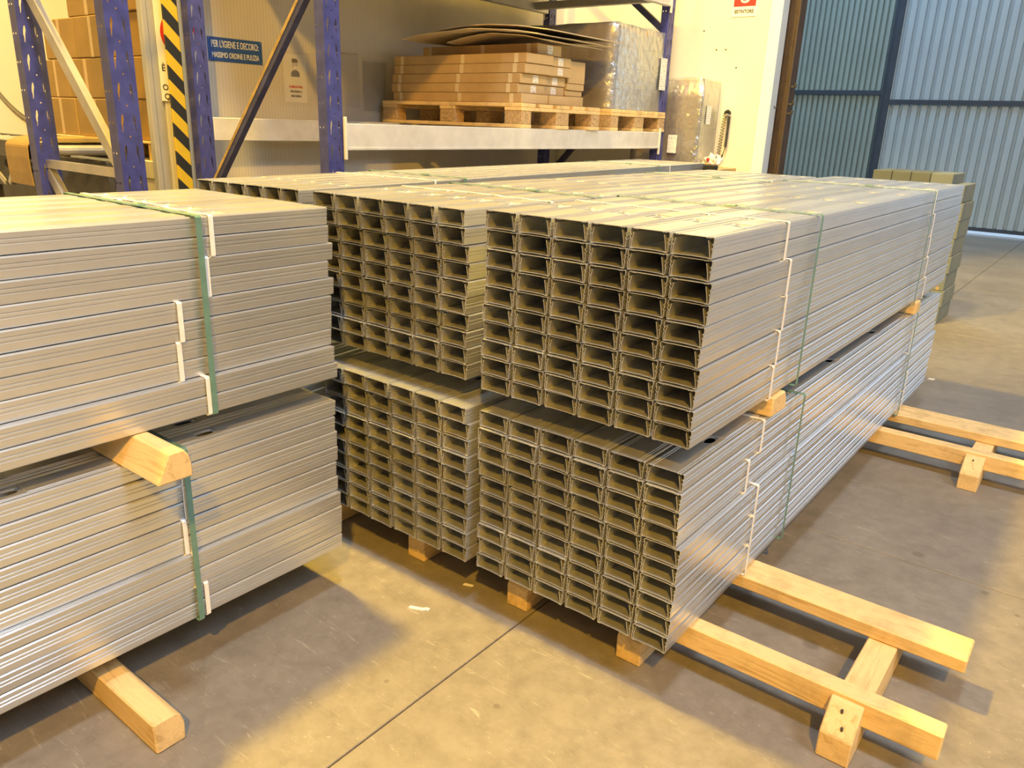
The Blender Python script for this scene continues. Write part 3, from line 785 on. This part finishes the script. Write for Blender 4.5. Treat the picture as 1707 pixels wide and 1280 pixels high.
# low carton with a small printed bag on it, at the far end of the rear stack
cl = thing('carton', 'brown carton standing on the floor by the cream wall', 'carton', (-2.02, 4.55, 0))
MB().box((-2.125, 4.42, 0), (-1.93, 4.74, 1.17), .005).build('carton_body', CARD, cl)
bg = thing('plastic_bag', 'small crumpled white bag with red print by the cream wall', 'bag', (-2.05, 4.52, 1.171))
m = MB(); bmesh.ops.create_icosphere(m.bm, subdivisions=3, radius=1)
for v in m.bm.verts:
    d = 1 + .35*noise.noise(v.co*2.2)
    v.co = Vector((-2.05 + v.co.x*.075*d, 4.52 + v.co.y*.06*d, 1.171 + max(0, (v.co.z*.9+.75)*.06*d)))
m.build('bag_body', simple('white_bag', (.75, .72, .70), .35), bg, smooth=False)
m = MB(); bmesh.ops.create_icosphere(m.bm, subdivisions=2, radius=.014); bmesh.ops.translate(m.bm, verts=m.bm.verts, vec=(-2.06, 4.452, 1.235)); m.build('red_print', SIGN_RED, bg)
m = MB(); bmesh.ops.create_icosphere(m.bm, subdivisions=2, radius=.010); bmesh.ops.translate(m.bm, verts=m.bm.verts, vec=(-2.035, 4.455, 1.195)); m.build('red_print', SIGN_RED, bg)
MB().tube([(-2.02, 4.49, 1.235), (-1.995, 4.47, 1.265)], .004, 6).build('bag_tie', MACH, bg)

# ------------------------------------------------------------------ signs and posters
ZX = Matrix(((0, 0, 1), (1, 0, 0), (0, 1, 0))).to_euler()      # text lying in x=const, read along +y
ZY = (math.pi/2, 0, 0)                                          # text on a wall that faces -y
def put_text(body, size, m, parent, loc, rot, bold=0, xs=1.0, name='lettering'):
    o = link(name, text_mesh(body, size, m, bold, xs), parent, Vector(loc) - parent_loc(parent), rot); return o
XS = -3.7495
hs = thing('wall_sign', 'blue enamel sign with white Italian lettering on the cabin wall', 'sign', (XS, 1.336, 1.808))
MB().box((XS, 1.152, 1.742), (XS+.004, 1.522, 1.874), .001).build('sign_plate', SIGN_BLUE, hs)
put_text("PER L'IGIENE E DECORO:", .052, SIGN_WHITE, hs, (XS+.0046, 1.336, 1.836), ZX, .0007, .56)
put_text("MASSIMO ORDINE E PULIZIA", .042, SIGN_WHITE, hs, (XS+.0046, 1.336, 1.776), ZX, .0007, .60)
for y in (1.160, 1.514):
    for z in (1.75, 1.866): MB().tube([(XS+.003, y, z), (XS+.006, y, z)], .003, 8).build('screw', GALV, hs)
po = thing('poster', 'paper poster of a masked figure in a clear sleeve', 'poster', (XS, 1.75, 1.67))
MB().box((XS, 1.675, 1.535), (XS+.002, 1.852, 1.825)).build('paper_sheet', PAPER, po)
MB().box((XS+.0035, 1.655, 1.515), (XS+.0045, 1.94, 1.84)).build('clear_sleeve', SLEEVE, po)
def poly_x(pts, m, name, d=.0006, off=.0022):
    MB().prism(pts, 0, XS+off, XS+off+d).build(name, m, po)
def circ(cy, cz, ry, rz, n=20, a0=0, a1=360): return [(cy+ry*math.cos(math.radians(a0+(a1-a0)*i/n)), cz+rz*math.sin(math.radians(a0+(a1-a0)*i/n))) for i in range(n)]
cy = 1.765
poly_x([(cy-.034, 1.690), (cy+.034, 1.690), (cy+.033, 1.712), (cy+.022, 1.726), (cy+.006, 1.730), (cy-.006, 1.730), (cy-.022, 1.726), (cy-.033, 1.712)], NAVY, 'figure_jacket')
poly_x(circ(cy, 1.758, .020, .027), PRINT_DK, 'face_outline')
poly_x(circ(cy, 1.758, .018, .025), SKIN, 'figure_face', off=.0026)
poly_x([(cy-.023, 1.775), (cy+.022, 1.775), (cy+.023, 1.786), (cy+.014, 1.797), (cy-.020, 1.799), (cy-.024, 1.79)], HAIR, 'figure_hair', off=.003)
poly_x([(cy-.017, 1.752), (cy+.017, 1.752), (cy+.013, 1.738), (cy, 1.732), (cy-.013, 1.738)], PAPER, 'face_mask', off=.003)
put_text("È OBBLIGATORIO", .0185, SIGN_RED, po, (XS+.003, cy, 1.628), ZX, .0006, .72)
put_text("INDOSSARE LA", .0185, PRINT_DK, po, (XS+.003, cy, 1.600), ZX, .0006, .72)
put_text("MASCHERINA", .0185, PRINT_DK, po, (XS+.003, cy, 1.572), ZX, .0006, .72)
s2 = thing('poster', 'empty clear sleeve hanging on the cabin wall behind the near post', 'poster', (XS, 2.2, 1.67))
MB().box((XS+.001, 2.10, 1.52), (XS+.003, 2.30, 1.87)).build('clear_sleeve', SLEEVE, s2)
MB().tube([(XS+.004, 2.13, 1.862), (XS+.006, 2.29, 1.870)], .003, 6).build('sleeve_clip', GALV, s2)
s3 = thing('poster', 'glossy sheet in a clear sleeve beside the flat cartons', 'poster', (XS, 2.42, 1.67))
MB().box((XS, 2.345, 1.50), (XS+.002, 2.56, 1.83)).build('paper_sheet', simple('glossy_sheet', (.42, .40, .36), .15), s3)
MB().box((XS+.0025, 2.33, 1.49), (XS+.0035, 2.58, 1.845)).build('clear_sleeve', SLEEVE, s3)
# white notice behind the hazard guard: only its left edge shows
nt_ = thing('notice_board', 'white notice with a red prohibition ring behind the striped guard', 'sign', (XS, 1.0, 1.8))
MB().box((XS, .842, 1.505), (XS+.004, 1.10, 2.35), .001).build('notice_plate', SIGN_WHITE, nt_)
ring = MB(); n = 36
oo, ii = circ(.985, 1.865, .118, .118, n), circ(.985, 1.865, .085, .085, n)
for k in range(n):
    j = (k+1) % n; ring.face([(XS+.0045, *p) for p in (oo[k], oo[j], ii[j], ii[k])])
ring.build('prohibition_ring', SIGN_RED, nt_)
put_text('È', .047, PRINT_DK, nt_, (XS+.0046, .866, 1.680), ZX, .0006)
put_text('O', .043, PRINT_DK, nt_, (XS+.0046, .868, 1.578), ZX, .0006)
put_text('Q', .043, PRINT_DK, nt_, (XS+.0046, .874, 1.530), ZX, .0006)
# fire extinguisher sign
YS = 4.7735
fe = thing('wall_sign', 'white and red fire extinguisher sign on the cream wall', 'sign', (-2.038, YS, 2.43))
MB().box((-2.141, YS-.004, 2.311), (-1.935, YS, 2.60), .001).build('sign_plate', SIGN_WHITE, fe)
MB().box((-2.128, YS-.0052, 2.385), (-1.948, YS-.0042, 2.585)).build('red_panel', SIGN_RED, fe)
put_text('ESTINTORE', .034, PRINT_DK, fe, (-2.038, YS-.0055, 2.348), ZY, .0009, .90)
ic = MB(); ic.prism(circ(-2.038, 2.43, .036, .022, 20), 1, YS-.0062, YS-.0054); ic.build('extinguisher_icon', SIGN_WHITE, fe)
ic = MB(); ic.prism([(-2.074, 2.43), (-2.002, 2.43), (-2.002, 2.52), (-2.02, 2.55), (-2.056, 2.55), (-2.074, 2.52)], 1, YS-.0062, YS-.0054); ic.build('extinguisher_icon', SIGN_WHITE, fe)
ic = MB(); ic.prism([(-2.055, 2.423), (-2.020, 2.428), (-2.020, 2.436), (-2.055, 2.431)], 1, YS-.007, YS-.0063); ic.build('icon_band', SIGN_RED, fe)
# wall screws
for k, (x, z) in enumerate(((-2.36, 2.22), (-2.235, 2.075), (-2.155, 2.075), (-2.05, 1.94))):
    m = MB().tube([(x, YS-.004, z), (x, YS+.002, z)], .006, 8).build('wall_screw', MACH, None, loc=(x, YS, z))
    tag(m, ('dark screw head high on the cream wall near the rack', 'left screw of the close pair on the cream wall', 'right screw of the close pair on the cream wall', 'lone dark screw below the pair on the cream wall')[k], 'screw', 'screws in the cream wall')
# spiral cord on a hook
sc = thing('spiral_cord', 'black spiral cord hanging from a hook on the cream wall', 'cord', (-2.07, YS, 1.6))
def helix(p, q, r, turns, tr, name, ppt=10):
    p, q = Vector(p), Vector(q); pts = []
    for i in range(int(turns*ppt)+1):
        t = i/(turns*ppt); a = 2*math.pi*i/ppt
        c = p.lerp(q, t); pts.append(c + Vector((math.cos(a)*r, math.sin(a)*r, 0)))
    MB().tube(pts, tr, 5).build(name, BLACK, sc, smooth=True)
yc_ = YS-.03
helix((-2.085, yc_, 1.585), (-2.112, yc_, 1.165), .014, 19, .0023, 'loose_coil')
helix((-2.048, yc_, 1.57), (-2.052, yc_, 1.33), .011, 24, .0026, 'tight_coil')
arc = []
for i in range(81):
    t = i/80; a = math.pi*(1-t); c = Vector((-2.066 + .019*math.cos(a), yc_, 1.585 + .022*math.sin(a))); b = 2*math.pi*i/8
    arc.append(c + Vector((math.cos(a)*math.cos(b)*.012, math.sin(b)*.012, math.sin(a)*math.cos(b)*.012)))
MB().tube(arc, .0032, 5).build('coil_bend', BLACK, sc, smooth=True)
MB().tube([(-2.052, yc_, 1.33), (-2.056, yc_, 1.31), (-2.066, yc_, 1.27), (-2.070, yc_, 1.262), (-2.071, yc_, 1.235)], [.004, .003, .004, .0085, .0075], 8).build('plug', BLACK, sc, smooth=True)
MB().tube([(-2.066, YS+.002, 1.575), (-2.066, YS-.05, 1.575), (-2.066, YS-.055, 1.59)], .005, 8).build('hook', GALV, sc)

# ------------------------------------------------------------------ left background: cartons on a bench, conveyor
bench = thing('work_bench', 'grey steel bench under the piled brown cartons', 'bench', (-4.6, 1.2, 0))
MB().box((-5.45, .86, 1.06), (-3.92, 1.60, 1.165), .004).build('bench_top', BEAM, bench)
for x in (-5.35, -4.65, -4.02):
    for y in (.90, 1.52): MB().box((x, y, 0), (x+.06, y+.05, 1.06)).build('leg', MACH, bench)
for k, x in enumerate((-5.30, -4.62, -3.98)):
    MB().box((x-.05, .88, 1.166), (x+.05, 1.55, 1.262), .003).build('bearer', WOOD_Y, bench)
MB().box((-5.42, .87, 1.2625), (-3.93, 1.58, 1.275), .002).build('support_board', WOOD_X, bench)
rows = [(1.276, 1.512), (1.513, 1.750), (1.751, 1.992), (1.993, 2.24)]
words4 = ('bottom', 'second', 'third', 'top')
cuts = ([-5.36, -4.92, -4.42, -3.95], [-5.37, -4.98, -4.50, -3.96], [-5.27, -4.83, -4.40, -3.95], [-4.90, -4.40, -3.95])
cw = ('left', 'middle', 'right')
for r, (za, zb) in enumerate(rows):
    for c in range(len(cuts[r])-1):
        xa, xb = cuts[r][c]+.003, cuts[r][c+1]-.003
        ya = .9 + random.uniform(-.012, .012)
        t = thing('carton', 'brown carton in the %s row of the pile behind the left rack, %s' % (words4[r], (cw if len(cuts[r]) == 4 else cw[::2])[c]), 'carton', (xa, ya, za), 0, 'brown cartons piled on the bench')
        MB().box((xa, ya, za), (xb, ya+.55, zb-.001), .006).build('carton_body', CARD_DK, t)
        MB().box((xa+(xb-xa)*.47, ya-.0012, za+.004), (xa+(xb-xa)*.55, ya-.0002, zb-.006)).build('tape', TAPE_BR, t)
# small things on the bench under the cartons
oc = thing('plastic_crate', 'small orange crate on the bench under the cartons', 'crate', (-4.95, .9, 1.166))
MB().box((-5.02, .89, 1.166), (-4.90, 1.0, 1.25), .004).build('crate_body', ORANGE, oc); MB().box((-5.03, .885, 1.236), (-4.89, 1.005, 1.252), .002).build('rim', ORANGE, oc)
for k, x in enumerate((-4.82, -4.73, -4.52)):
    m = thing('cable_reel', ('grey reel next to the orange crate', 'dark reel second from the orange crate', 'dark reel farthest from the orange crate')[k], 'reel', (x, .93, 1.166), 0, 'reels on the bench')
    MB().tube([(x-.03, .93, 1.205), (x+.03, .93, 1.205)], .037, 12).build('drum', MACH if k else GALV, m)
    MB().tube([(x+.03, .93, 1.205), (x+.04, .93, 1.205)], .012, 8).build('hub', GALV, m)
# conveyor
cv = thing('roller_conveyor', 'dark roller conveyor with metal legs beside the cream wall', 'conveyor', (-4.6, .45, 0))
for y in (.28, .70):
    MB().box((-7.0, y, 1.17), (-4.02, y+.04, 1.26), .003).build('side_rail', MACH, cv)
    MB().box((-7.0, y, 1.00), (-4.02, y+.04, 1.05), .003).build('lower_rail', MACH, cv)
for k in range(20):
    x = -6.9 + k*.15
    MB().tube([(x, .32, 1.225), (x, .70, 1.225)], .028, 12).build('roller', GALV, cv, smooth=False)
for x in (-6.0, -4.80, -4.08):
    for y in (.28, .70): MB().box((x, y, 0), (x+.05, y+.04, 1.17)).build('leg', MACH, cv)
MB().bar((-4.85, .27, 1.18), (-4.55, .27, 1.02), .03, .01).build('strut', GALV, cv)
MB().bar((-4.50, .27, 1.02), (-4.35, .27, 1.18), .03, .01).build('strut', GALV, cv)
MB().tube([(-4.7, .36, 1.12), (-4.0, .36, 1.11)], .03, 12).build('drive_shaft', MACH, cv)
gd = MB(); pr = [(.255+.13*(1-math.sin(math.pi/2*i/8)), 1.290-.055*(1-math.cos(math.pi/2*i/8))) for i in range(9)] + [(.252, 1.18), (.254, 1.10), (.260, 1.03)]
A = []; 
for (y, z) in pr: A.append([gd.bm.verts.new((x, y, z)) for x in (-4.44, -4.15)])
for a, b in zip(A, A[1:]): gd.bm.faces.new((a[0], a[1], b[1], b[0]))
bmesh.ops.recalc_face_normals(gd.bm, faces=gd.bm.faces); bmesh.ops.solidify(gd.bm, geom=gd.bm.faces[:], thickness=.006)
gd.build('curved_guard', GUARD, cv)
MB().box((-4.44, .40, 1.262), (-4.15, .74, 1.288), .003).build('guard_bracket', GUARD, cv)
MB().box((-7.0, .62, .25), (-4.03, .66, 1.16), .004).build('back_panel', MACH, cv)
MB().box((-5.42, 1.50, .05), (-3.94, 1.53, 1.05), .003).build('back_panel', MACH, bench)
MB().box((-5.44, .865, .93), (-3.93, .885, 1.058), .003).build('front_apron', BEAM, bench)
# wall cables
for k in range(2):
    pts = [(-6.985, 1.15+.42*i/12, 1.66-.05*k - .36*(1-(1-i/12)**2.2) + .02*k) for i in range(13)]
    tag(MB().tube(pts, .007, 6).build('wall_cable', GALV, None, loc=pts[0]), ('upper' if k == 0 else 'lower') + ' grey cable looping down the cream wall on the left', 'cable', 'cables on the cream wall')

# ------------------------------------------------------------------ olive cartons beyond the right stack
og = 'olive cartons beyond the right stack'
xs = (-1.06, -.912, -.767, -.622, -.458)
def olive(label, x0, x1, z0, z1, m, y=5.5):
    t = thing('carton', label, 'carton', (x0, y, z0), 0, og)
    MB().box((x0+.002, y, z0+.0005), (x1-.002, y+.5, z1-.0005), .004).build('carton_body', m, t)
    MB().box(((x0+x1)/2-.012, y-.0012, z0+.004), ((x0+x1)/2+.012, y-.0002, z0+.03)).build('tape', TAPE_BR, t)
nth = ('first from the door column', 'second from the door column', 'third from the door column', 'fourth from the door column')
for k in range(4):
    olive('tall olive carton low in the stack beyond the studs, %s' % nth[k], xs[k], xs[k+1], 0, 1.062, OLIVE)
    olive('flat olive carton in the top row beyond the studs, %s' % nth[k], xs[k], xs[k+1], 1.0625, 1.197, OLIVE_PALE if k == 3 else OLIVE)
zz = 0.0
for k in range(8):
    z1 = .140*(k+1)
    dx = (.0, .01, 0, .012, .004, .012, .016, .0)[k]
    olive('pale olive carton at the aisle end of the stack, %s layer' % ('lowest', 'second', 'third', 'fourth', 'fifth', 'sixth', 'second highest', 'highest')[k], -.457, -.362+dx, zz, z1-.001, OLIVE_PALE)
    zz = z1

# ------------------------------------------------------------------ litter on the floor
sw = MB(); sw.prism([(-.815, -.135), (-.775, -.118), (-.768, -.108), (-.757, -.106), (-.754, -.114), (-.764, -.118), (-.772, -.128), (-.811, -.146)], 2, .001, .007)
tag(sw.build('wood_splinter', STRAP_W, None, loc=(-.79, -.125, 0)), 'pale splinter lying on the yellow lit floor', 'scrap', 'scraps on the floor')
sw = MB(); sw.prism([(-.77, .066), (-.742, .078), (-.740, .084), (-.768, .076)], 2, .001, .006)
tag(sw.build('wood_splinter', STRAP_W, None, loc=(-.755, .073, 0)), 'tiny splinter at the shadow edge under the middle stack', 'scrap', 'scraps on the floor')
sw = MB(); sw.prism([(-.085, 3.76), (-.05, 3.765), (-.045, 3.79), (-.08, 3.785)], 2, .001, .006)
tag(sw.build('paper_scrap', PAPER, None, loc=(-.065, 3.775, 0)), 'white paper scrap on the floor past the right stack', 'scrap', 'scraps on the floor')
